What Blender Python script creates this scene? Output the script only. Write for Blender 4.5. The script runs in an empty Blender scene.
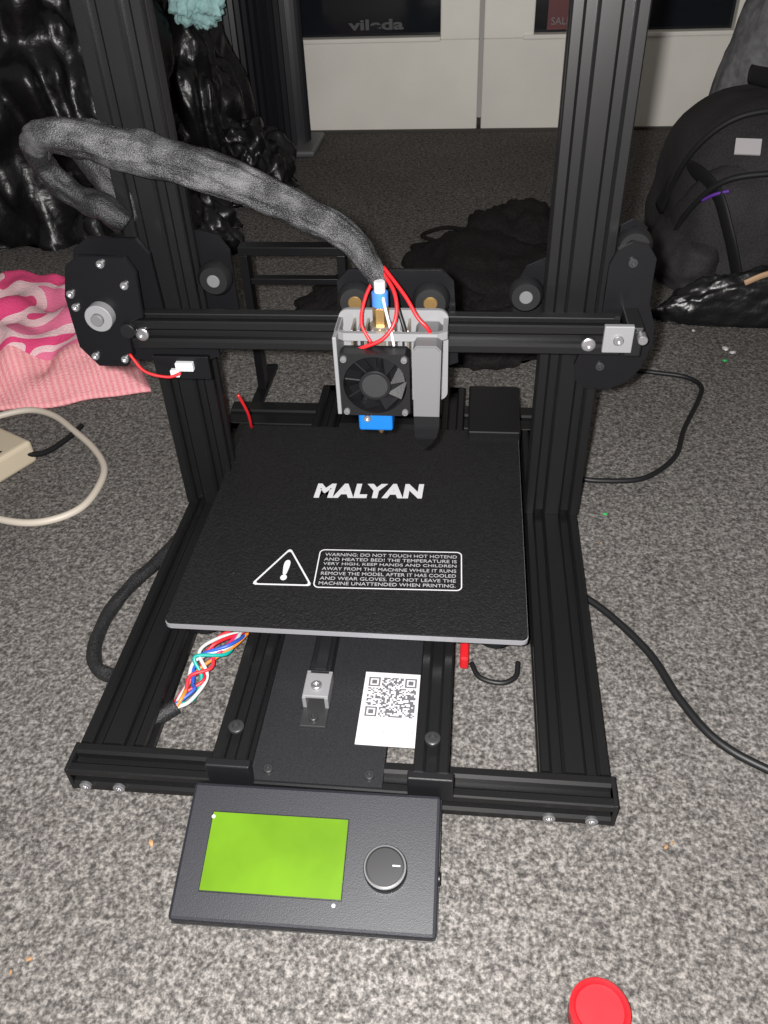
import bpy, bmesh, random
import numpy as np
from math import *
from mathutils import Vector, Matrix, noise
random.seed(7)
S=.001
scn=bpy.context.scene
scn.view_settings.view_transform='Standard'
scn.view_settings.look='None'

# ---------------- materials ----------------
def newmat(name):
    m=bpy.data.materials.new(name); m.use_nodes=True
    nt=m.node_tree; b=nt.nodes['Principled BSDF']
    return m,nt,b
def mat(name,col,rough=.5,metal=0,bump=0,bscale=800,bdist=.0005,var=0,spec=.5,emit=0,coat=0):
    m,nt,b=newmat(name)
    b.inputs['Base Color'].default_value=(*col,1)
    b.inputs['Roughness'].default_value=rough
    b.inputs['Metallic'].default_value=metal
    b.inputs['Specular IOR Level'].default_value=spec
    b.inputs['Coat Weight'].default_value=coat
    if emit:
        b.inputs['Emission Color'].default_value=(*col,1); b.inputs['Emission Strength'].default_value=emit
    tc=nt.nodes.new('ShaderNodeTexCoord')
    n=nt.nodes.new('ShaderNodeTexNoise'); n.inputs['Scale'].default_value=bscale; n.inputs['Detail'].default_value=4
    nt.links.new(tc.outputs['Object'],n.inputs['Vector'])
    if bump:
        bp=nt.nodes.new('ShaderNodeBump'); bp.inputs['Strength'].default_value=bump; bp.inputs['Distance'].default_value=bdist
        nt.links.new(n.outputs['Fac'],bp.inputs['Height']); nt.links.new(bp.outputs['Normal'],b.inputs['Normal'])
    if var:
        r=nt.nodes.new('ShaderNodeValToRGB')
        r.color_ramp.elements[0].position=.35; r.color_ramp.elements[1].position=.65
        r.color_ramp.elements[0].color=(*[c*(1-var) for c in col],1); r.color_ramp.elements[1].color=(*[min(1,c*(1+var)) for c in col],1)
        nt.links.new(n.outputs['Fac'],r.inputs['Fac']); nt.links.new(r.outputs['Color'],b.inputs['Base Color'])
    return m
ALU=mat('black_anodised',(.0055,.0055,.006),.36,0,.12,1500,.0002,var=.3,spec=.35)
BLK=mat('black_plastic',(.006,.006,.007),.42,0,.2,1200,.0003,spec=.35)
PLATE=mat('black_sheet_metal',(.004,.004,.005),.35,0,.1,2500,.0002,spec=.3)
COVER=mat('dark_cover',(.013,.013,.015),.42,0,.3,1500,.0003,var=.25,spec=.4)
BEDM=mat('bed_texture_sheet',(.0065,.0065,.007),.48,0,.9,620,.0010,var=.35,spec=.4)
ALEDGE=mat('aluminium_edge',(.26,.26,.28),.4,.3)
STEEL=mat('steel',(.5,.5,.52),.28,.9)
GREYP=mat('grey_paint',(.11,.11,.115),.5,.1,.1,1500,.0002)
GREYD=mat('dark_steel',(.05,.05,.053),.35,.6)
GREYB=mat('bracket_grey',(.16,.16,.168),.5,0,.1,900,.0003)
FIN=mat('heatsink_alloy',(.28,.24,.19),.35,.7)
BRASS=mat('brass',(.5,.32,.13),.35,.9)
BLUE=mat('blue_silicone',(.0,.10,.36),.5)
BLUE2=mat('blue_clip',(.04,.15,.5),.4)
WHT=mat('white_print',(.48,.48,.50),.6)
STK=mat('sticker_white',(.44,.425,.44),.5)
GREYINK=mat('grey_ink',(.2,.2,.21),.6)
BEDINK=mat('bed_small_print',(.30,.30,.31),.6)
DIMINK=mat('dim_ink',(.08,.08,.085),.6)
INK=mat('sticker_ink',(.08,.08,.09),.6)
RED=mat('red_wire',(.42,.008,.012),.45)
BOX=mat('control_case',(.0095,.010,.0145),.5,0,.35,1800,.0003,var=.2,spec=.38)
LCD=mat('lcd_green',(.07,.145,.006),.18,emit=.4,coat=.3,bscale=18,var=.15)
RUB=mat('black_rubber',(.006,.006,.007),.5,spec=.35)
CREAM=mat('cream_plastic',(.42,.36,.27),.5)
WCAB=mat('cream_cable',(.43,.385,.33),.5)
CAPR=mat('red_cap_plastic',(.5,.010,.016),.4,var=.1,bscale=60)
DOORW=mat('door_white_paint',(.84,.81,.75),.45,var=.06,bscale=6)
GLASS=mat('night_glass',(.012,.014,.018),.08)
WALL=mat('wall_plaster',(.4,.38,.35),.8,var=.05,bscale=10)
BAG=mat('bin_bag_plastic',(.006,.006,.007),.33,0,.45,22,.012,spec=.4)
CLOTH=mat('black_cloth',(.010,.009,.009),.95,0,.5,300,.002,var=.3,spec=.15)
PACK=mat('backpack_nylon',(.022,.020,.022),.75,0,.5,500,.001,var=.3,spec=.3)
PACKD=mat('backpack_piping',(.010,.010,.011),.6,spec=.3)
PURP=mat('purple_trim',(.10,.025,.28),.6)
GCLOTH=mat('grey_fabric',(.15,.15,.16),.9,0,.4,80,.004,var=.25)
TEAL=mat('pale_teal_fabric',(.35,.58,.58),.8,0,.6,50,.01,var=.2)
TOWERM=mat('tower_plastic',(.010,.010,.014),.4)
CREV=mat('tan_strap',(.38,.24,.14),.6)

def carpet():
    m,nt,b=newmat('carpet')
    tc=nt.nodes.new('ShaderNodeTexCoord')
    v=nt.nodes.new('ShaderNodeTexNoise'); v.inputs['Scale'].default_value=430; v.inputs['Detail'].default_value=4; v.inputs['Roughness'].default_value=.7
    n2=nt.nodes.new('ShaderNodeTexNoise'); n2.inputs['Scale'].default_value=4; n2.inputs['Detail'].default_value=3
    n3=nt.nodes.new('ShaderNodeTexNoise'); n3.inputs['Scale'].default_value=200; n3.inputs['Detail'].default_value=2
    for q in (v,n2,n3): nt.links.new(tc.outputs['Object'],q.inputs['Vector'])
    av=nt.nodes.new('ShaderNodeMath'); av.operation='MULTIPLY_ADD'; av.inputs[1].default_value=.28
    hv=nt.nodes.new('ShaderNodeMath'); hv.operation='MULTIPLY'; hv.inputs[1].default_value=.72
    nt.links.new(v.outputs['Fac'],hv.inputs[0]); nt.links.new(n3.outputs['Fac'],av.inputs[0]); nt.links.new(hv.outputs[0],av.inputs[2])
    r=nt.nodes.new('ShaderNodeValToRGB')
    e=r.color_ramp.elements
    e[0].position=.39; e[0].color=(.038,.036,.034,1)
    e[1].position=.63; e[1].color=(.235,.222,.212,1)
    x=e.new(.5); x.color=(.104,.0975,.094,1)
    nt.links.new(av.outputs[0],r.inputs['Fac'])
    r2=nt.nodes.new('ShaderNodeValToRGB'); r2.color_ramp.elements[0].color=(.86,.85,.84,1); r2.color_ramp.elements[1].color=(1.05,1.05,1.05,1)
    r2.color_ramp.elements[0].position=.35; r2.color_ramp.elements[1].position=.65
    nt.links.new(n2.outputs['Fac'],r2.inputs['Fac'])
    mx=nt.nodes.new('ShaderNodeMix'); mx.data_type='RGBA'; mx.blend_type='MULTIPLY'; mx.inputs['Factor'].default_value=1
    nt.links.new(r.outputs['Color'],mx.inputs['A']); nt.links.new(r2.outputs['Color'],mx.inputs['B'])
    nt.links.new(mx.outputs['Result'],b.inputs['Base Color'])
    b.inputs['Roughness'].default_value=1; b.inputs['Specular IOR Level'].default_value=.05
    bp=nt.nodes.new('ShaderNodeBump'); bp.inputs['Strength'].default_value=.45; bp.inputs['Distance'].default_value=.002
    nt.links.new(av.outputs[0],bp.inputs['Height']); nt.links.new(bp.outputs['Normal'],b.inputs['Normal'])
    return m
CARPET=carpet()
def braid():
    m,nt,b=newmat('braided_sleeve')
    tc=nt.nodes.new('ShaderNodeTexCoord')
    n=nt.nodes.new('ShaderNodeTexNoise'); n.inputs['Scale'].default_value=1300; n.inputs['Detail'].default_value=2
    w=nt.nodes.new('ShaderNodeTexNoise'); w.inputs['Scale'].default_value=55; w.inputs['Detail'].default_value=3
    for q in (n,w): nt.links.new(tc.outputs['Object'],q.inputs['Vector'])
    ad=nt.nodes.new('ShaderNodeMath'); ad.operation='MULTIPLY_ADD'; ad.inputs[1].default_value=.4
    hw=nt.nodes.new('ShaderNodeMath'); hw.operation='MULTIPLY'; hw.inputs[1].default_value=.6
    nt.links.new(w.outputs['Fac'],hw.inputs[0]); nt.links.new(n.outputs['Fac'],ad.inputs[0]); nt.links.new(hw.outputs[0],ad.inputs[2])
    r=nt.nodes.new('ShaderNodeValToRGB'); e=r.color_ramp.elements
    e[0].position=.43; e[0].color=(.012,.012,.013,1); e[1].position=.63; e[1].color=(.09,.09,.095,1)
    nt.links.new(ad.outputs[0],r.inputs['Fac']); nt.links.new(r.outputs['Color'],b.inputs['Base Color'])
    b.inputs['Roughness'].default_value=.42; b.inputs['Specular IOR Level'].default_value=.4
    bp=nt.nodes.new('ShaderNodeBump'); bp.inputs['Strength'].default_value=.7; bp.inputs['Distance'].default_value=.004
    nt.links.new(ad.outputs[0],bp.inputs['Height']); nt.links.new(bp.outputs['Normal'],b.inputs['Normal'])
    return m
BRAID=braid()
BRAIDK=mat('black_braid',(.012,.012,.013),.5,0,.8,900,.001,var=.6,spec=.35)
def towelmat():
    m,nt,b=newmat('pink_towel_cloth')
    tc=nt.nodes.new('ShaderNodeTexCoord')
    n=nt.nodes.new('ShaderNodeTexNoise'); n.inputs['Scale'].default_value=9; n.inputs['Detail'].default_value=.5; n.inputs['Distortion'].default_value=1.2
    nt.links.new(tc.outputs['Object'],n.inputs['Vector'])
    r=nt.nodes.new('ShaderNodeValToRGB'); r.color_ramp.interpolation='CONSTANT'; e=r.color_ramp.elements
    e[0].position=0; e[0].color=(.75,.17,.31,1)
    e[1].position=.42; e[1].color=(.78,.52,.56,1)
    x=e.new(.53); x.color=(.72,.06,.20,1)
    x=e.new(.63); x.color=(.78,.52,.56,1)
    nt.links.new(n.outputs['Fac'],r.inputs['Fac'])
    w=nt.nodes.new('ShaderNodeTexWave'); w.inputs['Scale'].default_value=14; w.bands_direction='X'
    nt.links.new(tc.outputs['UV'],w.inputs['Vector'])
    rw=nt.nodes.new('ShaderNodeValToRGB'); rw.color_ramp.elements[0].color=(.70,.24,.30,1); rw.color_ramp.elements[1].color=(.76,.38,.37,1)
    nt.links.new(w.outputs['Fac'],rw.inputs['Fac'])
    sp=nt.nodes.new('ShaderNodeSeparateXYZ'); nt.links.new(tc.outputs['UV'],sp.inputs[0])
    lt=nt.nodes.new('ShaderNodeMath'); lt.operation='LESS_THAN'; lt.inputs[1].default_value=.2
    nt.links.new(sp.outputs['Y'],lt.inputs[0])
    mx=nt.nodes.new('ShaderNodeMix'); mx.data_type='RGBA'
    nt.links.new(lt.outputs[0],mx.inputs['Factor']); nt.links.new(r.outputs['Color'],mx.inputs['A']); nt.links.new(rw.outputs['Color'],mx.inputs['B'])
    nt.links.new(mx.outputs['Result'],b.inputs['Base Color']); b.inputs['Roughness'].default_value=.95
    f=nt.nodes.new('ShaderNodeTexNoise'); f.inputs['Scale'].default_value=500
    nt.links.new(tc.outputs['Object'],f.inputs['Vector'])
    bp=nt.nodes.new('ShaderNodeBump'); bp.inputs['Strength'].default_value=.6; bp.inputs['Distance'].default_value=.003
    nt.links.new(f.outputs['Fac'],bp.inputs['Height']); nt.links.new(bp.outputs['Normal'],b.inputs['Normal'])
    return m
TOWEL=towelmat()

# ---------------- helpers ----------------
def empty(name,loc=(0,0,0)):
    o=bpy.data.objects.new(name,None); o.location=[v*S for v in loc]; o.empty_display_size=.02
    scn.collection.objects.link(o); return o
def addmesh(name,me,m,parent=None,smooth=False):
    o=bpy.data.objects.new(name,me); scn.collection.objects.link(o)
    if m: me.materials.append(m)
    if smooth:
        for p in me.polygons: p.use_smooth=True
    if parent is not None:
        o.parent=parent; o.matrix_parent_inverse=Matrix.Translation(-parent.location)
    return o
def frombm(name,bm,m,parent=None,smooth=False,loc=None):
    if loc is None:
        c=Vector((0,0,0))
        for v in bm.verts: c+=v.co
        c/=max(1,len(bm.verts))
    else: c=Vector(loc)
    for v in bm.verts: v.co=(v.co-c)*S
    bmesh.ops.recalc_face_normals(bm,faces=bm.faces)
    me=bpy.data.meshes.new(name); bm.to_mesh(me); bm.free()
    o=addmesh(name,me,m,parent,smooth); o.location=c*S
    return o
def box(name,x0,x1,y0,y1,z0,z1,m,parent=None,bev=.5,seg=2,rz=0):
    bm=bmesh.new(); bmesh.ops.create_cube(bm,size=1)
    c=((x0+x1)/2,(y0+y1)/2,(z0+z1)/2)
    for v in bm.verts: v.co=Vector((v.co.x*(x1-x0),v.co.y*(y1-y0),v.co.z*(z1-z0)))
    if bev: bmesh.ops.bevel(bm,geom=list(bm.edges),offset=bev,segments=seg,affect='EDGES',profile=.5)
    if rz: bmesh.ops.rotate(bm,verts=bm.verts,cent=(0,0,0),matrix=Matrix.Rotation(rz,3,'Z'))
    for v in bm.verts: v.co+=Vector(c)
    return frombm(name,bm,m,parent,loc=c)
def axm(axis):
    if axis=='x': return Matrix(((0,0,1),(1,0,0),(0,1,0)))
    if axis=='y': return Matrix(((1,0,0),(0,0,1),(0,1,0)))
    return Matrix.Identity(3)
def extr(name,outline,w0,w1,axis,m,parent=None,bev=0):
    bm=bmesh.new(); M=axm(axis)
    a=[bm.verts.new(M@Vector((u,v,w0))) for u,v in outline]
    b=[bm.verts.new(M@Vector((u,v,w1))) for u,v in outline]
    n=len(a)
    fa=bm.faces.new(a[::-1]); fb=bm.faces.new(b)
    for i in range(n): bm.faces.new((a[i],a[(i+1)%n],b[(i+1)%n],b[i]))
    if bev:
        ed=[e for e in bm.edges if (e.verts[0] in a)==(e.verts[1] in a)]
        bmesh.ops.bevel(bm,geom=ed,offset=bev,segments=2,affect='EDGES')
    bmesh.ops.triangulate(bm,faces=[f for f in bm.faces if len(f.verts)>6])
    return frombm(name,bm,m,parent)
def vslot(W,H):
    def side(L,h):
        pts=[(-L/2+.9,-h/2)]
        k=int(L/20+.01)
        for i in range(k):
            c=-10*(k-1)+20*i
            pts+=[(c-4.8,-h/2),(c-3.1,-h/2+1.7),(c-3.1,-h/2+6),(c+3.1,-h/2+6),(c+3.1,-h/2+1.7),(c+4.8,-h/2)]
        pts.append((L/2-.9,-h/2)); return pts
    s1=side(W,H); s2=side(H,W); o=list(s1)
    o+=[(-y,x) for x,y in s2]
    o+=[(-x,-y) for x,y in s1]
    o+=[(y,-x) for x,y in s2]
    return o
def beam(name,x0,x1,y0,y1,z0,z1,axis,parent,m=None):
    if axis=='x': W,H,cu,cv,w0,w1=y1-y0,z1-z0,(y0+y1)/2,(z0+z1)/2,x0,x1
    elif axis=='y': W,H,cu,cv,w0,w1=x1-x0,z1-z0,(x0+x1)/2,(z0+z1)/2,y0,y1
    else: W,H,cu,cv,w0,w1=x1-x0,y1-y0,(x0+x1)/2,(y0+y1)/2,z0,z1
    return extr(name,[(u+cu,v+cv) for u,v in vslot(W,H)],w0,w1,axis,m or ALU,parent)
def lathe(name,prof,p,axis,m,parent=None,seg=32,smooth=True,M2=None):
    bm=bmesh.new(); M=axm(axis); rings=[]
    for r,h in prof:
        rings.append([bm.verts.new(M@Vector((r*cos(2*pi*i/seg),r*sin(2*pi*i/seg),h))) for i in range(seg)])
    for a,b in zip(rings[:-1],rings[1:]):
        for i in range(seg): bm.faces.new((a[i],a[(i+1)%seg],b[(i+1)%seg],b[i]))
    bm.faces.new(rings[0][::-1]); bm.faces.new(rings[-1])
    for v in bm.verts: v.co+=Vector(p)
    o=frombm(name,bm,m,parent,smooth,loc=p)
    if smooth:
        md=o.modifiers.new('es','EDGE_SPLIT'); md.split_angle=radians(35)
    return o
def cyl(name,p,r,h,axis,m,parent=None,seg=28,bev=.4):
    b=min(bev,r*.3,h*.3)
    return lathe(name,[(r-b,-h/2),(r,-h/2+b),(r,h/2-b),(r-b,h/2)],p,axis,m,parent,seg)
def catmull(pts,n=10):
    P=[np.array(p,float) for p in pts]; P=[2*P[0]-P[1]]+P+[2*P[-1]-P[-2]]
    out=[]
    for i in range(1,len(P)-2):
        for k in range(n):
            t=k/n
            out.append(.5*((2*P[i])+(-P[i-1]+P[i+1])*t+(2*P[i-1]-5*P[i]+4*P[i+1]-P[i+2])*t*t+(-P[i-1]+3*P[i]-3*P[i+1]+P[i+2])*t**3))
    out.append(P[-2]); return out
def tube(name,pts,r,m,parent=None,n=10,flat=1.0,wob=0,crease=0):
    q=[tuple(p) if len(p)==4 else (*p,r) for p in pts]
    sp=catmull(q,n); seg=14 if not wob else 40
    bm=bmesh.new(); rings=[]; up=Vector((0,0,1)); prev=None
    for i,p in enumerate(sp):
        a=Vector(sp[max(0,i-1)][:3]); b=Vector(sp[min(len(sp)-1,i+1)][:3]); T=(b-a).normalized()
        if prev is None:
            N=T.cross(up)
            if N.length<.1: N=T.cross(Vector((0,1,0)))
        else: N=prev-T*prev.dot(T)
        N.normalize(); prev=N; B=T.cross(N)
        c=Vector(p[:3]); rr=p[3]; ring=[]
        for k in range(seg):
            an=2*pi*k/seg
            w=1+(wob*noise.noise(Vector((cos(an)*1.5,sin(an)*1.5,i*.16)))if wob else 0)
            if crease: w-=crease*max(0,1-abs(noise.noise(Vector((cos(an)*2.2,sin(an)*2.2,i*.035+9))))*6)
            ring.append(bm.verts.new(c+(N*cos(an)*flat+B*sin(an))*rr*w))
        rings.append(ring)
    for a,b in zip(rings[:-1],rings[1:]):
        for k in range(seg): bm.faces.new((a[k],a[(k+1)%seg],b[(k+1)%seg],b[k]))
    bm.faces.new(rings[0][::-1]); bm.faces.new(rings[-1])
    return frombm(name,bm,m,parent,True)
def text(name,s,x0,x1,y0,y1,z,m,parent,bold=0,rot=0,fit=True,shear=0,sp=1,axis='z'):
    cu=bpy.data.curves.new(name,'FONT'); cu.body=s; cu.size=1; cu.offset=bold; cu.shear=shear; cu.extrude=.01; cu.space_line=sp
    if bold>.05: cu.space_character=1.12
    o=bpy.data.objects.new(name+'_t',cu); scn.collection.objects.link(o)
    dg=bpy.context.evaluated_depsgraph_get(); me=bpy.data.meshes.new_from_object(o.evaluated_get(dg))
    bpy.data.objects.remove(o)
    xs=[v.co.x for v in me.vertices]; ys=[v.co.y for v in me.vertices]
    ax,bx,ay,by=min(xs),max(xs),min(ys),max(ys)
    for v in me.vertices:
        u=((v.co.x-ax)/(bx-ax)-.5)*(x1-x0); w=((v.co.y-ay)/(by-ay)-.5)*(y1-y0); h=v.co.z*8
        v.co=Vector((u,w,h))*S if axis=='z' else Vector((u,-h,w))*S
    me.materials.clear()
    ob=addmesh(name,me,m,parent)
    ob.location=Vector(((x0+x1)/2,(y0+y1)/2,z))*S if axis=='z' else Vector(((x0+x1)/2,z,(y0+y1)/2))*S
    ob.rotation_euler=(0,0,rot); return ob
def bolt(name,p,r,axis,parent,d=1,m=None):
    h=2.2
    return lathe(name,[(r,0),(r,d*-h*.8),(r*.85,d*-h),(r*.5,d*-h),(r*.45,d*-h*.4)],p,axis,m or STEEL,parent,20)
def lump(name,c,r,m,parent=None,amp=.18,fr=2.2,ridge=.5,sub=5,floor=0.0,seed=0,box_=0,fine=.6,crumple=0,second=.35):
    bm=bmesh.new(); bmesh.ops.create_icosphere(bm,subdivisions=sub,radius=1)
    for v in bm.verts:
        d=v.co.normalized(); q=d*fr+Vector((seed*3.1,seed*1.7,seed))
        n=noise.fractal(q,1.0,2.0,3)*(1-ridge)+ridge*(.5-abs(noise.noise(q*1.6))*2-abs(noise.noise(q*4))*fine)
        k=1+amp*n
        if crumple:  # creased film: broad facets meeting in folds
            q2=Vector((q.x*2.6,q.y*2.6,q.z*1.1))+Vector((noise.noise(q*1.5),noise.noise(q*1.5+Vector((5,0,0))),noise.noise(q*1.5+Vector((0,7,0)))))*.8
            ds,_=noise.voronoi(q2)
            ds2,_=noise.voronoi(q2*2.1)
            k+=crumple*(min(.5,ds[1]-ds[0])*.9+min(.4,ds2[1]-ds2[0])*second-.35)
        if box_:
            e=1/((abs(d.x)**box_+abs(d.y)**box_+abs(d.z)**box_)**(1/box_)); k*=e
        p=Vector((d.x*r[0]*k,d.y*r[1]*k,d.z*r[2]*k))+Vector(c)
        if p.z<floor: p.z=floor
        v.co=p
    bmesh.ops.smooth_vert(bm,verts=bm.verts,factor=.4,use_axis_x=True,use_axis_y=True,use_axis_z=True)
    return frombm(name,bm,m,parent,True,loc=(c[0],c[1],floor))

# ---------------- room ----------------
box('floor',-1500,1500,-900,1500,-20,0,CARPET,bev=0)
DY=1395
w=empty('wall_back',(0,DY,0))
box('wall_left_part',-1500,-500,DY,DY+100,0,2300,WALL,w,bev=0)
box('wall_right_part',670,1500,DY,DY+100,0,2300,WALL,w,bev=0)
box('wall_lintel',-500,670,DY,DY+100,2060,2300,WALL,w,bev=0)
def door(name,x0,x1,hinge_left):
    d=empty(name,((x0+x1)/2,DY,0))
    box('bottom_rail',x0,x1,DY,DY+40,4,160,DOORW,d,bev=2)
    sl=72
    box('stile_left',x0,x0+sl+(20 if not hinge_left else 0),DY,DY+40,160,2050,DOORW,d,bev=2)
    box('stile_right',x1-sl,x1,DY,DY+40,160,2050,DOORW,d,bev=2)
    box('top_rail',x0,x1,DY,DY+40,1950,2050,DOORW,d,bev=2)
    box('mid_rail',x0,x1,DY,DY+40,1000,1060,DOORW,d,bev=2)
    box('glass',x0+40,x1-40,DY+22,DY+26,154,1960,GLASS,d,bev=0)
    box('glazing_bead',x0+sl,x1-sl,DY-4,DY+22,158,166,DOORW,d,bev=2)
    return d
d1=door('door_1',-440,72,True)
d2=door('door_2',80,600,False)
box('trim_1',-500,-444,DY-10,DY+60,0,2060,DOORW,bev=2)
box('trim_2',604,670,DY-10,DY+60,0,2060,DOORW,bev=2)
text('window_lettering','vileda',-175,-70,176,194,DY+19,DIMINK,d1,bold=.03,axis='y')
box('red_leaflet',196,245,DY+19,DY+21,170,230,mat('leaflet_red',(.12,.015,.02),.5),d2,bev=0)
text('leaflet_text','SALE',203,238,178,190,DY+18,GREYINK,d2,axis='y')
box('trim_3',-440,600,DY-6,DY+60,-2,5,mat('threshold_dark',(.04,.035,.03),.6),bev=1)

# ---------------- printer ----------------
P=empty('3d_printer',(5,100,0))
beam('front_beam',-155,165,-92,-72,5,25,'x',P)
beam('side_beam_left',-155,-115,-71.5,288,5,25,'y',P)
beam('side_beam_right',125,165,-71.5,288,5,25,'y',P)
beam('rear_beam',-155,165,288.5,328,5,25,'x',P)
for i,(x,y) in enumerate([(-145,-80),(155,-80),(-145,310),(155,310)]):
    cyl('foot_%d'%(i+1),(x,y,2.6),8,5,'z',RUB,P)
beam('rail_left',-64,-44,-90,328,25.2,45,'y',P)
beam('rail_right',52,72,-90,328,25.2,45,'y',P)
box('rail_end_left',-67,-41,-95,-89,24,44,BLK,P,bev=1)
box('rail_end_right',49,75,-95,-89,24,44,BLK,P,bev=1)
box('beam_cap_left',-157.5,-155,-92,-72,5,25,BLK,P); box('beam_cap_right',165,167.5,-92,-72,5,25,BLK,P)
for i,x in enumerate([-147,-126,130,154]): bolt('front_bolt_%d'%(i+1),(x,-92,11),3.6,'y',P)
for i,x in enumerate([-54,62]):
    bolt('rail_bolt_%d'%(i+1),(x,-69,45),4.6,'z',P,-1,m=GREYD)
extr('base_cover',[(-44,-60),(-44,-91),(34,-91),(34,-60),(52,-60),(52,290),(-44,290)],24.9,26.8,'z',COVER,P)
for i,(x,y) in enumerate([(-34,-84),(26,-84)]): bolt('cover_screw_%d'%(i+1),(x,y,26.8),3,'z',P,-1,m=GREYD)
box('qr_sticker',15,51.5,-63,-7,26.8,27.2,STK,P,bev=0,rz=-.01)
bm=bmesh.new(); N=29; cell=31/N; rr=random.Random(3)
def fp(i,j):
    for (a,b) in ((0,0),(0,N-7),(N-7,0)):
        if a<=i<a+7 and b<=j<b+7:
            k=max(abs(i-a-3),abs(j-b-3)); return k!=2
        if a-1<=i<a+8 and b-1<=j<b+8: return False
    return None
for i in range(N):
    for j in range(N):
        f=fp(i,j)
        on=f if f is not None else rr.random()<.5
        if on:
            x=18+i*cell; y=-11-j*cell
            vs=[bm.verts.new((x+a,y-b,27.35)) for a,b in ((0,0),(cell,0),(cell,cell),(0,cell))]; bm.faces.new(vs)
frombm('qr_code',bm,INK,P)
text('sticker_text','https://www.guide.com/manual',17,50,-54,-51.5,27.3,GREYINK,P)
# belt tensioner
box('tensioner_base',-21,-4.5,-53,-17,26.8,28.6,GREYD,P)
box('tensioner_side_left',-21,-18.5,-39,-17,28,38,GREYB,P)
box('tensioner_side_right',-7,-4.5,-39,-17,28,38,GREYB,P)
box('tensioner_top',-21,-4.5,-38,-19,36,38.5,GREYB,P,bev=.8)
bolt('tensioner_bolt',(-13,-30,38.5),3.4,'z',P,-1)
bolt('tensioner_screw',(-13,-47,28.6),3,'z',P,-1,m=GREYD)
box('belt_bracket_black',-20,-6,-18,60,27,38,BLK,P,bev=1); box('belt_upper',-15,-8,-20,300,42,43.4,RUB,P,bev=.2)
# bed carriage + bed
box('bed_carriage',-60,68,60,180,47,49,PLATE,P)
box('bed_carriage_cross',-100,100,25,60,47,49,PLATE,P); box('bed_carriage_cross_rear',-100,100,180,215,47,49,PLATE,P)
for i,(x,y) in enumerate([(-98,22),(98,22),(-98,213),(98,213)]):
    cyl('bed_spring_%d'%(i+1),(x,y,50.5),5,4,'z',STEEL,P); cyl('bed_knob_%d'%(i+1),(x,y,42),13,8,'z',BLK,P)
def rrect(x0,x1,y0,y1,r,n=6):
    o=[]
    for cx,cy,a in ((x1-r,y0+r,-90),(x1-r,y1-r,0),(x0+r,y1-r,90),(x0+r,y0+r,180)):
        for k in range(n+1):
            t=radians(a+90*k/n); o.append((cx+r*cos(t),cy+r*sin(t)))
    return o
extr('bed_aluminium_plate',rrect(-117.5,118.5,-.5,235,4),53,56.8,'z',ALEDGE,P,bev=.4)
extr('bed_surface',rrect(-117.2,118.2,0,234.7,4),56.8,58.2,'z',BEDM,P)
RT=radians(1.6)
text('bed_logo','MALYAN',-41,44,137.5,155.5,58.25,WHT,P,bold=.055,rot=radians(2.3),shear=.1)
def ringshape(name,outer,inner,z0,z1,m,parent):
    bm=bmesh.new(); n=len(outer)
    L=[[bm.verts.new((x,y,z)) for x,y in pl] for pl,z in ((outer,z0),(outer,z1),(inner,z1),(inner,z0))]
    for a,b in ((0,1),(1,2),(2,3),(3,0)):
        for i in range(n): bm.faces.new((L[a][i],L[a][(i+1)%n],L[b][(i+1)%n],L[b][i]))
    return frombm(name,bm,m,parent)
def tri(s):
    c=(-46.5,51); base=[(-68,38),(-25.5,39),(-47.5,77)]
    o=[]
    for i in range(3):
        p=base[i]; q=base[(i+1)%3]; r0=base[i-1]
        for k,t in enumerate((-.09,0,.09)):
            if t<0: w=(p[0]+(r0[0]-p[0])*.07,p[1]+(r0[1]-p[1])*.07)
            elif t>0: w=(p[0]+(q[0]-p[0])*.07,p[1]+(q[1]-p[1])*.07)
            else:
                m1=((r0[0]+q[0])/2,(r0[1]+q[1])/2); w=(p[0]+(m1[0]-p[0])*.045,p[1]+(m1[1]-p[1])*.045)
            o.append((c[0]+(w[0]-c[0])*s,c[1]+(w[1]-c[1])*s))
    return o
ringshape('warning_triangle',tri(1),tri(.90),58.2,58.35,WHT,P)
text('warning_mark','!',-49,-44.4,43.5,64,58.25,WHT,P,bold=.045)
def rot(pl,a,c): return [(c[0]+(x-c[0])*cos(a)-(y-c[1])*sin(a),c[1]+(x-c[0])*sin(a)+(y-c[1])*cos(a)) for x,y in pl]
cc=(25,58.5)
ringshape('warning_box',rot(rrect(-25.5,75.5,39,78,4),RT,cc),rot(rrect(-24.7,74.7,39.8,77.2,3.2),RT,cc),58.2,58.35,WHT,P)
lines=["WARNING: DO NOT TOUCH HOT HOTEND","AND HEATED BED! THE TEMPERATURE IS","VERY HIGH, KEEP HANDS AND CHILDREN","AWAY FROM THE MACHINE WHILE IT RUNS","REMOVE THE MODEL AFTER IT HAS COOLED","AND WEAR GLOVES. DO NOT LEAVE THE","MACHINE UNATTENDED WHEN PRINTING."]
for i,l in enumerate(lines):
    y=74.3-i*4.85
    text('warning_text_%d'%(i+1),l,-21.5,71.5,y-3.1,y,58.22,BEDINK,P,rot=RT,bold=0)
# uprights
beam('upright_left',-156,-114,166,186,25.2,520,'z',P)
beam('upright_right',124,166,166,186,25.2,520,'z',P)
beam('top_beam',-155,165,166,186,520.5,540,'x',P)
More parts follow.
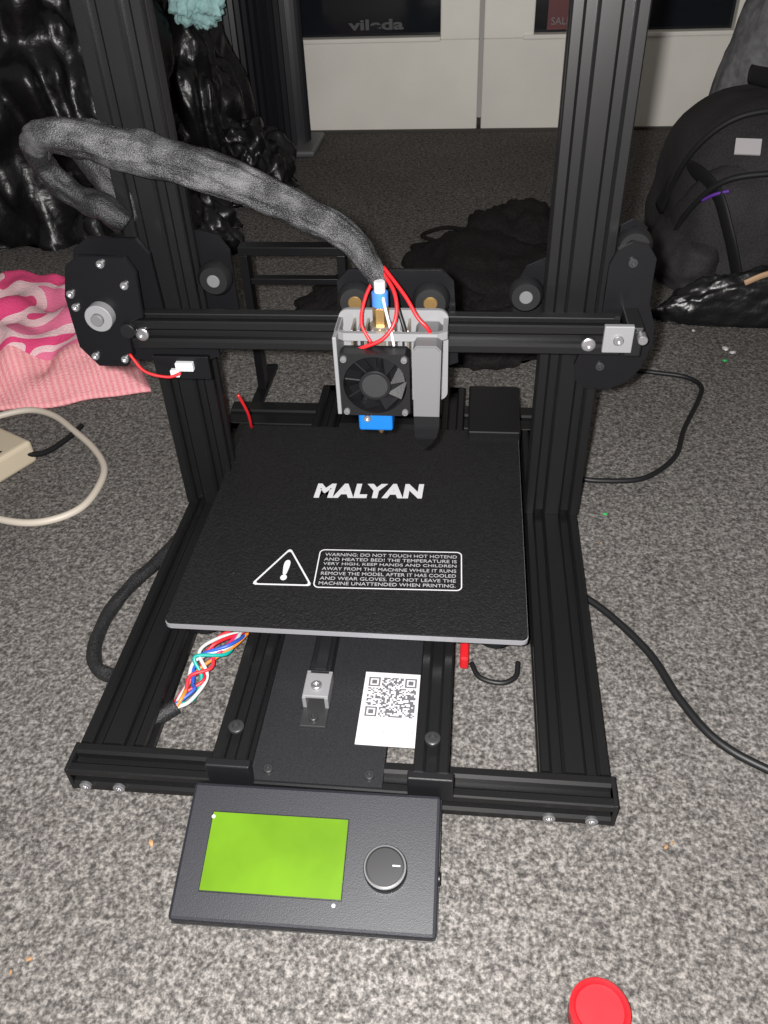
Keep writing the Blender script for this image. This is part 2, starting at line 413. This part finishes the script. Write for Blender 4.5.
# gantry
beam('gantry_beam',-172,170,125,145,190,210,'x',P)
box('gantry_belt',-160,165,130,136,212,213.2,RUB,P,bev=.2)
plL=[(-190,228),(-184,250),(-172,258),(-140,257),(-133,247),(-132,214),(-132,190),(-100,188),(-98,174),(-112,168),(-160,170),(-178,178),(-189,192)]
extr('carriage_plate_left',plL,146,149.5,'y',PLATE,P,bev=.4)
extr('motor_plate',[(-184,230),(-178,250),(-168,257),(-138,256),(-133,246),(-135,216),(-148,211),(-148,189),(-154,180),(-174,180),(-184,194)],118,122,'y',PLATE,P,bev=.5)
box('motor_body',-184,-144,150,164,212,250,BLK,P,bev=2)
box('limit_switch_mount',-136,-98,120,124,170,187,PLATE,P,bev=.5)
box('limit_connector',-120,-108,116,120,178,184,WHT,P,bev=.4)
box('limit_connector_b',-124,-118,115,119,174,179,WHT,P,bev=.4)
cyl('idler_wheel',(-162,115,218),9,8,'y',GREYB,P); cyl('idler_wheel_hub',(-162,110,218),4,4,'y',GREYP,P)
cyl('idler_disc_small',(-146,116,208),5,5,'y',BLK,P)
for i,(x,z,y) in enumerate([(-179,232,118),(-178,223,118),(-154,252,118),(-142,238,118),(-154,186,118),(-174,188,118),(-141,201,125),(150,198,125)]):
    bolt('gantry_bolt_%d'%(i+1),(x,y,z),2.6 if i<6 else 4.4,'y',P)
plR=[(160,240),(164,250),(172,255),(182,253),(188,244),(188,215),(194,200),(195,186),(190,168),(183,158),(172,152),(156,152),(148,158),(146,170),(152,190),(160,200)]
extr('carriage_plate_right',plR,148,151.5,'y',PLATE,P,bev=.4)
bolt('plate_bolt_1',(174,148,242),3,'y',P,m=GREYD); bolt('plate_bolt_2',(163,148,170),3,'y',P,m=GREYD)
box('tension_plate',158,176,119,123,195,213,GREYB,P,bev=.6); bolt('tension_bolt',(167,119,204),3.2,'y',P)
box('tension_block',172,182,120,150,192,212,BLK,P,bev=1)
cyl('tension_nut',(181,118,206),3,8,'y',STEEL,P)
wp=[(4,-5.5),(9.5,-5.5),(11.8,-2.2),(11.8,2.2),(9.5,5.5),(4,5.5)]
def vwheel(n,p,axis='y',m=None):
    lathe('v_wheel_'+n,wp,p,axis,RUB,P,28); cyl('v_wheel_hub_'+n,p,4.5,12.5,axis,m or GREYP,P)
vwheel('1',(-102,176,218)); vwheel('2',(-168,176,196)); vwheel('3',(112,176,208)); vwheel('4',(178,176,242)); vwheel('5',(178,176,170)); vwheel('6',(-102,176,178))
extr('rear_plate_left',[(-170,165),(-170,240),(-112,246),(-100,243),(-93,232),(-93,175),(-100,165)],190,193,'y',PLATE,P,bev=.4)
extr('rear_plate_right',[(180,155),(188,170),(188,248),(178,254),(168,248),(112,222),(104,205),(106,165)],190,193,'y',PLATE,P,bev=.4)
# tool head
vwheel('7',(2,135,222),m=BRASS); vwheel('8',(50,135,222),m=BRASS); vwheel('9',(28,135,178))
box('wheel_spacer_1',-2,6,140,148,218,226,STEEL,P); box('wheel_spacer_2',46,54,140,148,218,226,STEEL,P)
extr('carriage_back_plate',[(-12,170),(-12,228),(-4,236),(56,236),(64,228),(68,170),(40,160),(16,160)],149,152,'y',PLATE,P,bev=.3)
extr('toolhead_bracket',rrect(-7,62,160,224,6),116,119,'y',GREYB,P,bev=.3)
ringshape('toolhead_shroud_rim',[(-7,119),(62,119),(62,98),(56,94),(-1,94),(-7,98)],[(-4,117),(59,117),(59,99),(55,97),(0,97),(-4,99)],214,219,GREYB,P)
box('shroud_side_left',-7,-4.5,88,119,165,219,GREYB,P)
for i in range(9):
    box('heatsink_fin_%d'%(i+1),3+i*4.3,4.4+i*4.3,98,115,186,219,GREYB if i%2 else FIN,P,bev=.2)
cyl('heatsink_core',(21,106,200),7,40,'z',FIN,P)
cyl('brass_fitting',(21,106,225),5,12,'z',BRASS,P,seg=6); cyl('blue_fitting',(21,106,236),5,9,'z',BLUE2,P); cyl('white_collar',(21,106,243),3.4,8,'z',WHT,P)
box('heater_block_blue',6,28,88,110,153,168,BLUE,P,bev=1.5); bolt('heater_screw',(12,88,163),2.4,'y',P)
lathe('nozzle',[(1,-5),(3.5,0),(3.5,4)],(19,100,149),'z',BRASS,P,18)
FX,FZ,FR=18.5,190,21.5
def sqpt(a,h):
    c,s=cos(a),sin(a); k=h/max(abs(c),abs(s)); return (c*k,s*k)
bm=bmesh.new(); n=48
L=[]
for yy,kind in ((82,'o'),(82,'i'),(93,'i'),(93,'o')):
    ring=[]
    for i in range(n):
        a=2*pi*(i+.5)/n; u,v=sqpt(a,FR) if kind=='o' else (19.6*cos(a),19.6*sin(a))
        ring.append(bm.verts.new((FX+u,yy,FZ+v)))
    L.append(ring)
for a,b in ((0,1),(1,2),(2,3),(3,0)):
    for i in range(n): bm.faces.new((L[a][i],L[a][(i+1)%n],L[b][(i+1)%n],L[b][i]))
frombm('fan_frame',bm,BLK,P)
cyl('fan_hub',(FX,84.5,FZ),10,6,'y',BLK,P); cyl('fan_label',(FX,81.6,FZ),8,.4,'y',mat('fan_label_grey',(.02,.02,.022),.4),P)
bm=bmesh.new()
for i in range(9):
    a=2*pi*i/9
    v=[]
    for rr_,da,yy in ((9.5,0,83.5),(19,.12,83.5),(19,.62,90.5),(9.5,.5,90.5)):
        v.append(bm.verts.new((FX+rr_*cos(a+da),yy,FZ+rr_*sin(a+da))))
    bm.faces.new(v)
fb=frombm('fan_blades',bm,BLK,P); md=fb.modifiers.new('s','SOLIDIFY'); md.thickness=.0008
box('fan_back',FX-20,FX+20,93.5,96,FZ-20,FZ+16,PLATE,P)
for i,(a,b) in enumerate([(-1,-1),(1,-1),(-1,1),(1,1)]): bolt('fan_screw_%d'%(i+1),(FX+a*18.3,82,FZ+b*18.3),2,'y',P,m=GREYP)
extr('blower_housing',[(42,168),(58,168),(59,214),(56,217),(44,217),(42,214)],82,116,'y',GREYP,P,bev=.8)
bm=bmesh.new()
secs=[(168,42,58,84,104),(158,42,58,85,105),(148,42,56,88,108),(140,43,53,93,110),(132,44.5,49,99,108)]
rg=[]
for z,x0,x1,y0,y1 in secs: rg.append([bm.verts.new(q) for q in ((x0,y0,z),(x1,y0,z),(x1,y1,z),(x0,y1,z))])
for a,b in zip(rg[:-1],rg[1:]):
    for i in range(4): bm.faces.new((a[i],a[(i+1)%4],b[(i+1)%4],b[i]))
bm.faces.new(rg[0]); bm.faces.new(rg[-1][::-1]); bmesh.ops.bevel(bm,geom=list(bm.edges),offset=.6,segments=2,affect='EDGES')
frombm('duct_nozzle',bm,BLK,P)
tube('wire_red_1',[(20,118,250),(30,105,240),(31,95,228),(24,90,218),(12,90,212),(4,92,208)],1.2,RED,P)
tube('wire_red_2',[(22,120,250),(36,106,238),(44,98,228),(50,96,222),(53,98,214)],1.2,RED,P)
tube('wire_red_3',[(18,118,246),(12,108,236),(10,98,224),(16,92,214)],1.1,RED,P)
tube('wire_black_1',[(22,118,248),(28,110,240),(34,100,226),(38,96,214)],1.2,RUB,P)
tube('wire_white_1',[(19,118,250),(24,100,236),(28,94,222),(30,92,212)],.9,WHT,P)
tube('cable_sleeve',[(22,108,241,4),(14,120,251,7),(0,134,262,9),(-28,140,276,10.5),(-59,142,290,11.5),(-90,140,302,12.5),(-120,138,311,12.5),(-150,138,318,11.5),(-178,142,321,9.5),(-191,149,315,8.5),(-193,154,307,8)],12,BRAID,P,n=12,wob=.16,crease=.18)
tube('cable_sleeve_tail',[(-191,150,314,8.2),(-194,158,300,7.5),(-187,162,286,8),(-174,160,276,8),(-160,158,272,9),(-150,160,262,8)],10,BRAIDK,P,n=8,wob=.3)
tube('cable_sleeve_tail_b',[(-178,178,305,7),(-166,178,290,10),(-158,178,276,10),(-152,176,258,8)],10,BRAIDK,P,n=8,wob=.3)
tube('wire_red_4',[(-150,117,190),(-140,112,180),(-125,112,176),(-116,114,178)],1,RED,P)
tube('wire_red_5',[(-108,200,110),(-104,205,90),(-106,215,70),(-110,230,60)],1.2,RED,P)
box('power_supply',76,120,225,300,30,64,PLATE,P,bev=1.5)
box('y_motor',-36,6,296,338,30,70,BLK,P,bev=2)
cols=[(.45,.02,.03),(.4,.4,.4),(.02,.07,.35),(.0,.25,.22),(.45,.15,.02),(.45,.02,.1),(.4,.4,.4),(.42,.01,.02)]
rw=random.Random(11)
for i,c in enumerate(cols):
    j=lambda s: rw.uniform(-s,s)
    tube('wire_loom_%d'%(i+1),[(-110+j(2),-33+j(2),12+j(2)),(-104+j(5),-24+j(4),15+j(4)),(-99+j(7),-12+j(5),18+j(5)),(-96+j(8),2+j(5),20+j(5)),(-88+j(8),14+j(5),20+j(4)),(-78+j(5),32,18+j(3))],1.3,mat('wire_col_%d'%i,c,.45),P)
tube('wire_loom_sleeve',[(-126,-46,9),(-117,-39,11),(-108,-32,13)],5.5,BRAIDK,P)
tube('braided_lead',[(-158,150,6),(-168,112,7),(-180,82,8),(-187,50,8),(-186,20,7),(-176,0,7),(-158,-8,7),(-140,-20,3)],5,BRAIDK,P,wob=.2)
box('red_plug',76,82,18,34,5,16,RED,P,bev=1.5)
tube('spare_lead_loop',[(84,24,5),(90,12,5),(104,8,5),(114,14,5),(116,26,6)],1.8,RUB,P)

# control panel (tilted)
cb=empty('control_panel',(-72,-165,0.8))
cb.parent=P; cb.matrix_parent_inverse=Matrix.Translation(-P.location)
def LL(o):
    o.parent=cb; o.matrix_parent_inverse=Matrix.Identity(4); return o
T0=15
LL(box('case',0,141,0,72,0,T0,BOX,None,bev=2))
LL(box('case_seam',-.3,141.3,-.3,72.3,4.6,5.4,BLK,None,bev=0))
LL(box('lcd_bezel',14,91,14.3,56.3,T0-.5,T0+.5,BLK,None,bev=.3))
LL(box('lcd_screen',14.5,90.5,15,55.7,T0-.2,T0+.8,LCD,None,bev=.2))
LL(cyl('lcd_glint_1',(15,53,T0+1),1.0,.6,'z',WHT,None)); LL(cyl('lcd_glint_2',(87,12,T0+.5),1.0,.6,'z',WHT,None))  # white discs modelled as the flash glints at two screen corners
kn=mat('knob_black',(.01,.01,.011),.3,.2); kt=mat('knob_top_brushed',(.02,.02,.022),.35,.6)
LL(lathe('knob',[(11.6,-4),(11.6,3),(11,4),(9.8,4.2)],(113,31,T0+4),'z',kn,None,40))
LL(cyl('knob_cap',(113,31,T0+8.2),9.6,.5,'z',kt,None,seg=40)); LL(box('knob_glint',117,121,31.5,32.2,T0+8.4,T0+8.7,WHT,None,bev=0))  # thin white bar on the cap is a painted highlight
LL(lathe('knob_rim',[(11,3.2),(11.2,3.6),(10.9,3.9),(10.4,4.0),(10.2,3.6)],(113,31,T0+4.4),'z',GREYP,None,40))
LL(cyl('reset_button',(140.8,30,8),3.5,2.5,'x',BLK,None)); LL(box('sd_slot',140.6,141.4,36,54,6,8.5,BLK,None,bev=0))
cb.rotation_euler=(radians(15.5),0,radians(.6))
box('ribbon_cable',-40,10,-100,-92,8,9,RUB,P,bev=0)

# ---------------- surroundings ----------------
o=empty('spool_holder',(-95,395,0))
box('leg_left',-146,-138,385,400,0,150,PLATE,o); box('leg_right',-52,-44,385,400,0,150,PLATE,o)
box('top_bar',-146,-44,385,400,150,158,PLATE,o); box('mid_bar',-138,-52,388,398,120,126,PLATE,o)
box('foot_left',-148,-136,345,440,0,5,PLATE,o); box('foot_right',-54,-42,345,440,0,5,PLATE,o)
h=empty('folded_hoodie',(90,640,0))
lump('hoodie_body',(100,690,0),(110,120,48),CLOTH,h,amp=.3,fr=1.6,ridge=.35,fine=.3,seed=2,crumple=.2)
lump('hoodie_shoulder',(130,770,0),(75,90,70),CLOTH,h,amp=.3,fr=1.6,ridge=.35,fine=.3,seed=3,crumple=.2)
lump('hoodie_sleeve',(-30,570,0),(120,75,47),CLOTH,h,amp=.3,fr=1.6,ridge=.35,fine=.3,seed=5,crumple=.2)
lump('hoodie_hood',(80,500,0),(80,60,32),CLOTH,h,amp=.3,fr=1.6,ridge=.35,fine=.3,seed=8,crumple=.2)
tube('hoodie_cord',[(20,800,6),(0,830,3),(30,860,3),(60,840,8)],3,CLOTH,h)
# backpack
b=empty('backpack',(460,775,0))
lump('body',(480,795,70),(165,140,130),PACK,b,amp=.08,fr=1.3,ridge=.2,fine=.1,seed=11,box_=3,crumple=.05)
lump('front_pocket',(430,712,50),(105,70,100),PACK,b,amp=.08,fr=1.4,ridge=.2,fine=.1,seed=12,box_=3,crumple=.05)
lump('side_flap',(352,716,20),(50,80,55),PACK,b,amp=.15,fr=1.6,ridge=.3,fine=.2,seed=13)
tube('piping_1',[(322,712,30),(332,677,90),(360,647,135),(420,634,148),(490,647,148),(540,680,120)],3.5,PACKD,b)
tube('piping_2',[(318,760,60),(330,720,140),(370,700,188),(440,696,200),(520,710,200)],3.5,PACKD,b)
tube('strap_1',[(318,780,60,10),(330,742,120,10),(352,664,122,10),(372,634,80,10),(392,630,30,10)],10,PACKD,b,flat=.3)
tube('strap_2',[(410,820,210,11),(430,742,212,11),(450,680,174,11),(470,636,124,11),(476,630,70,9)],11,PACKD,b,flat=.3)
tube('purple_zip',[(342,662,108),(352,652,118),(366,646,124)],2.0,PURP,b)
bx=box('label',370,398,674,676,154,174,STK,b,bev=0); bx.rotation_euler=(radians(-50),0,radians(-10))
pb=empty('plastic_bag',(395,572,0))
lump('bag_film',(400,572,0),(110,22,62),BAG,pb,amp=.15,fr=2.0,ridge=.3,fine=.2,seed=14,crumple=.25)
tube('bag_handle',[(380,560,50),(400,560,60),(430,566,64),(480,572,64),(505,572,40)],3.5,CREV,pb,flat=.5)
lump('grey_garment',(600,1090,60),(165,140,360),GCLOTH,amp=.14,fr=1.6,ridge=.25,fine=.2,seed=15,crumple=.1,second=0)
# left side
b=empty('garbage_bag',(-520,960,0))
lump('bag_body_1',(-630,990,120),(260,230,400),BAG,b,amp=.12,fr=1.7,ridge=.3,fine=.2,seed=21,sub=6,crumple=.32)
lump('bag_body_2',(-425,1070,60),(125,130,240),BAG,b,amp=.14,fr=1.3,ridge=.3,fine=.2,seed=22,sub=6,crumple=.36)
lump('bag_body_3',(-380,800,0),(120,90,120),BAG,b,amp=.14,fr=1.3,ridge=.3,fine=.2,seed=23,sub=6,crumple=.36)
lump('bag_body_4',(-325,1050,0),(100,90,115),BAG,b,amp=.14,fr=1.3,ridge=.3,fine=.2,seed=24,sub=6,crumple=.36)
lump('cloth_poking_out',(-335,1000,288),(42,30,42),TEAL,b,amp=.35,fr=1.6,seed=25,floor=240,crumple=.5)
tw=empty('tower_heater',(-330,1300,0))
box('tower_base',-400,-225,1225,1360,0,12,GREYP,tw,bev=5)
ns=40; outl=[]
for i in range(ns*2):
    a=2*pi*i/(ns*2); k=1 if i%2 else .93
    outl.append((-325+82*k*cos(a),1300+62*k*sin(a)))
extr('ribbed_body',outl,12,620,'z',TOWERM,tw); cyl('tower_cap',(-325,1300,632),74,24,'z',TOWERM,tw,seg=40)
# towel
bm=bmesh.new(); uvl=bm.loops.layers.uv.new('UVMap'); nu,nv=70,60
A,B_,C_,D=(-520,300),(-262,380),(-395,625),(-760,600)
g=[]
for j in range(nv+1):
    row=[]
    for i in range(nu+1):
        u=i/nu; v=j/nv
        x=(A[0]*(1-u)+B_[0]*u)*(1-v)+(D[0]*(1-u)+C_[0]*u)*v
        y=(A[1]*(1-u)+B_[1]*u)*(1-v)+(D[1]*(1-u)+C_[1]*u)*v
        x+=12*noise.noise(Vector((u*3,v*4,1))); y+=14*noise.noise(Vector((u*4,v*3,5)))
        e=min(1,min(u if u<.5 else 1-u,v if v<.5 else 1-v)*6)
        z=4+e*(14+34*v+34*abs(noise.noise(Vector((x*.012,y*.006,2))))+20*noise.noise(Vector((x*.03,y*.02,7))))
        row.append(bm.verts.new((x,y,max(3,z))))
    g.append(row)
for j in range(nv):
    for i in range(nu):
        f=bm.faces.new((g[j][i],g[j][i+1],g[j+1][i+1],g[j+1][i]))
        for lp,(a,c) in zip(f.loops,((i,j),(i+1,j),(i+1,j+1),(i,j+1))): lp[uvl].uv=(a/nu,c/nv)
t=frombm('pink_towel',bm,TOWEL,None,True); md=t.modifiers.new('s','SOLIDIFY'); md.thickness=.004; md.offset=1
# extension lead
b=empty('power_strip',(-370,225,0))
box('strip_body',-446,-324,184,238,0,24,CREAM,b,bev=4,seg=3,rz=radians(62))
tube('strip_cord',[(-425,300,6),(-400,322,6),(-374,332,6),(-345,322,6),(-315,298,5),(-284,270,4),(-262,240,4),(-256,210,4),(-260,180,4),(-278,162,4),(-305,156,4),(-345,164,5),(-385,180,8)],3.3,WCAB,b)
tube('plug_lead',[(-420,190,28),(-378,208,28),(-350,236,20),(-330,256,6),(-318,285,3),(-312,310,3)],2.8,RUB,b)
tube('power_cable',[(210,452,3),(266,439,3),(300,430,3),(313,412,3),(306,385,3),(282,330,3),(268,288,3),(250,263,3),(229,247,3),(200,243,3),(177,246,3),(160,262,3)],2.4,RUB)
tube('power_cable',[(140,120,2.8),(167,97,2.8),(187,75,2.8),(208,42,2.8),(221,5,2.8),(238,-26,2.8),(265,-46,2.8),(310,-66,2.8)],2.8,RUB)
lathe('bottle_cap',[(13.6,0),(14.4,1.5),(14.4,12),(12.8,14),(11.8,13),(11.4,11)],(148.5,-192,.2),'z',CAPR,None,36)
# crumbs
bm=bmesh.new(); rr=random.Random(5)
for (x,y,s) in [(-99,-121,2.6),(196,-100,2.0),(200,-97,1.6),(-143,-189,2.2),(-150,-196,1.6)]+[(rr.uniform(180,420),rr.uniform(-150,520),rr.uniform(.5,1.2)) for _ in range(14)]:
    M=Matrix.Translation((x,y,s*.5))@Matrix.Rotation(rr.random()*6,4,'Z')@Matrix.Diagonal((s,s*.6,s*.5,1))
    bmesh.ops.create_icosphere(bm,subdivisions=1,radius=1,matrix=M)
frombm('carpet_crumbs',bm,mat('crumb_tan',(.28,.16,.08),.8,var=.4,bscale=30))
bm=bmesh.new()
for (x,y,s) in [(356,496,5),(362,488,4),(330,540,3)]:
    M=Matrix.Translation((x,y,s*.4))@Matrix.Rotation(rr.random()*6,4,'Z')@Matrix.Diagonal((s,s*.7,s*.4,1))
    bmesh.ops.create_icosphere(bm,subdivisions=1,radius=1,matrix=M)
frombm('paper_scraps',bm,STK)
bm=bmesh.new()
for (x,y,s) in [(194,199,2.2),(350,470,3)]:
    M=Matrix.Translation((x,y,s*.4))@Matrix.Diagonal((s,s*.7,s*.4,1))
    bmesh.ops.create_icosphere(bm,subdivisions=1,radius=1,matrix=M)
frombm('green_scraps',bm,mat('scrap_green',(.02,.35,.08),.6))

# ---------------- light ----------------
wd=bpy.data.worlds.new('World'); scn.world=wd; wd.use_nodes=True
wd.node_tree.nodes['Background'].inputs[0].default_value=(1,.93,.86,1); wd.node_tree.nodes['Background'].inputs[1].default_value=.2
li=bpy.data.lights.new('phone_flash','POINT'); li.energy=41; li.shadow_soft_size=.006; li.color=(1,.98,.95)
lo=bpy.data.objects.new('phone_flash',li); scn.collection.objects.link(lo); lo.location=Vector((62,-352,452))*S

# ---------------- camera ----------------
def R(p,yw,r):
    fwd=np.array([sin(yw)*cos(p),cos(yw)*cos(p),-sin(p)]); right=np.array([cos(yw),-sin(yw),0.]); up=np.cross(right,fwd)
    return fwd,right*cos(r)+up*sin(r),-right*sin(r)+up*cos(r)
F,Rr,U=R(.681,-.127,-.046)
cd=bpy.data.cameras.new('camera'); cam=bpy.data.objects.new('camera',cd); scn.collection.objects.link(cam)
cam.matrix_world=Matrix(((Rr[0],U[0],-F[0],.0764),(Rr[1],U[1],-F[1],-.3556),(Rr[2],U[2],-F[2],.4477),(0,0,0,1)))
cd.sensor_fit='VERTICAL'; cd.sensor_height=24; cd.lens=823/1024*24; cd.clip_start=.01; cd.clip_end=20
scn.camera=cam
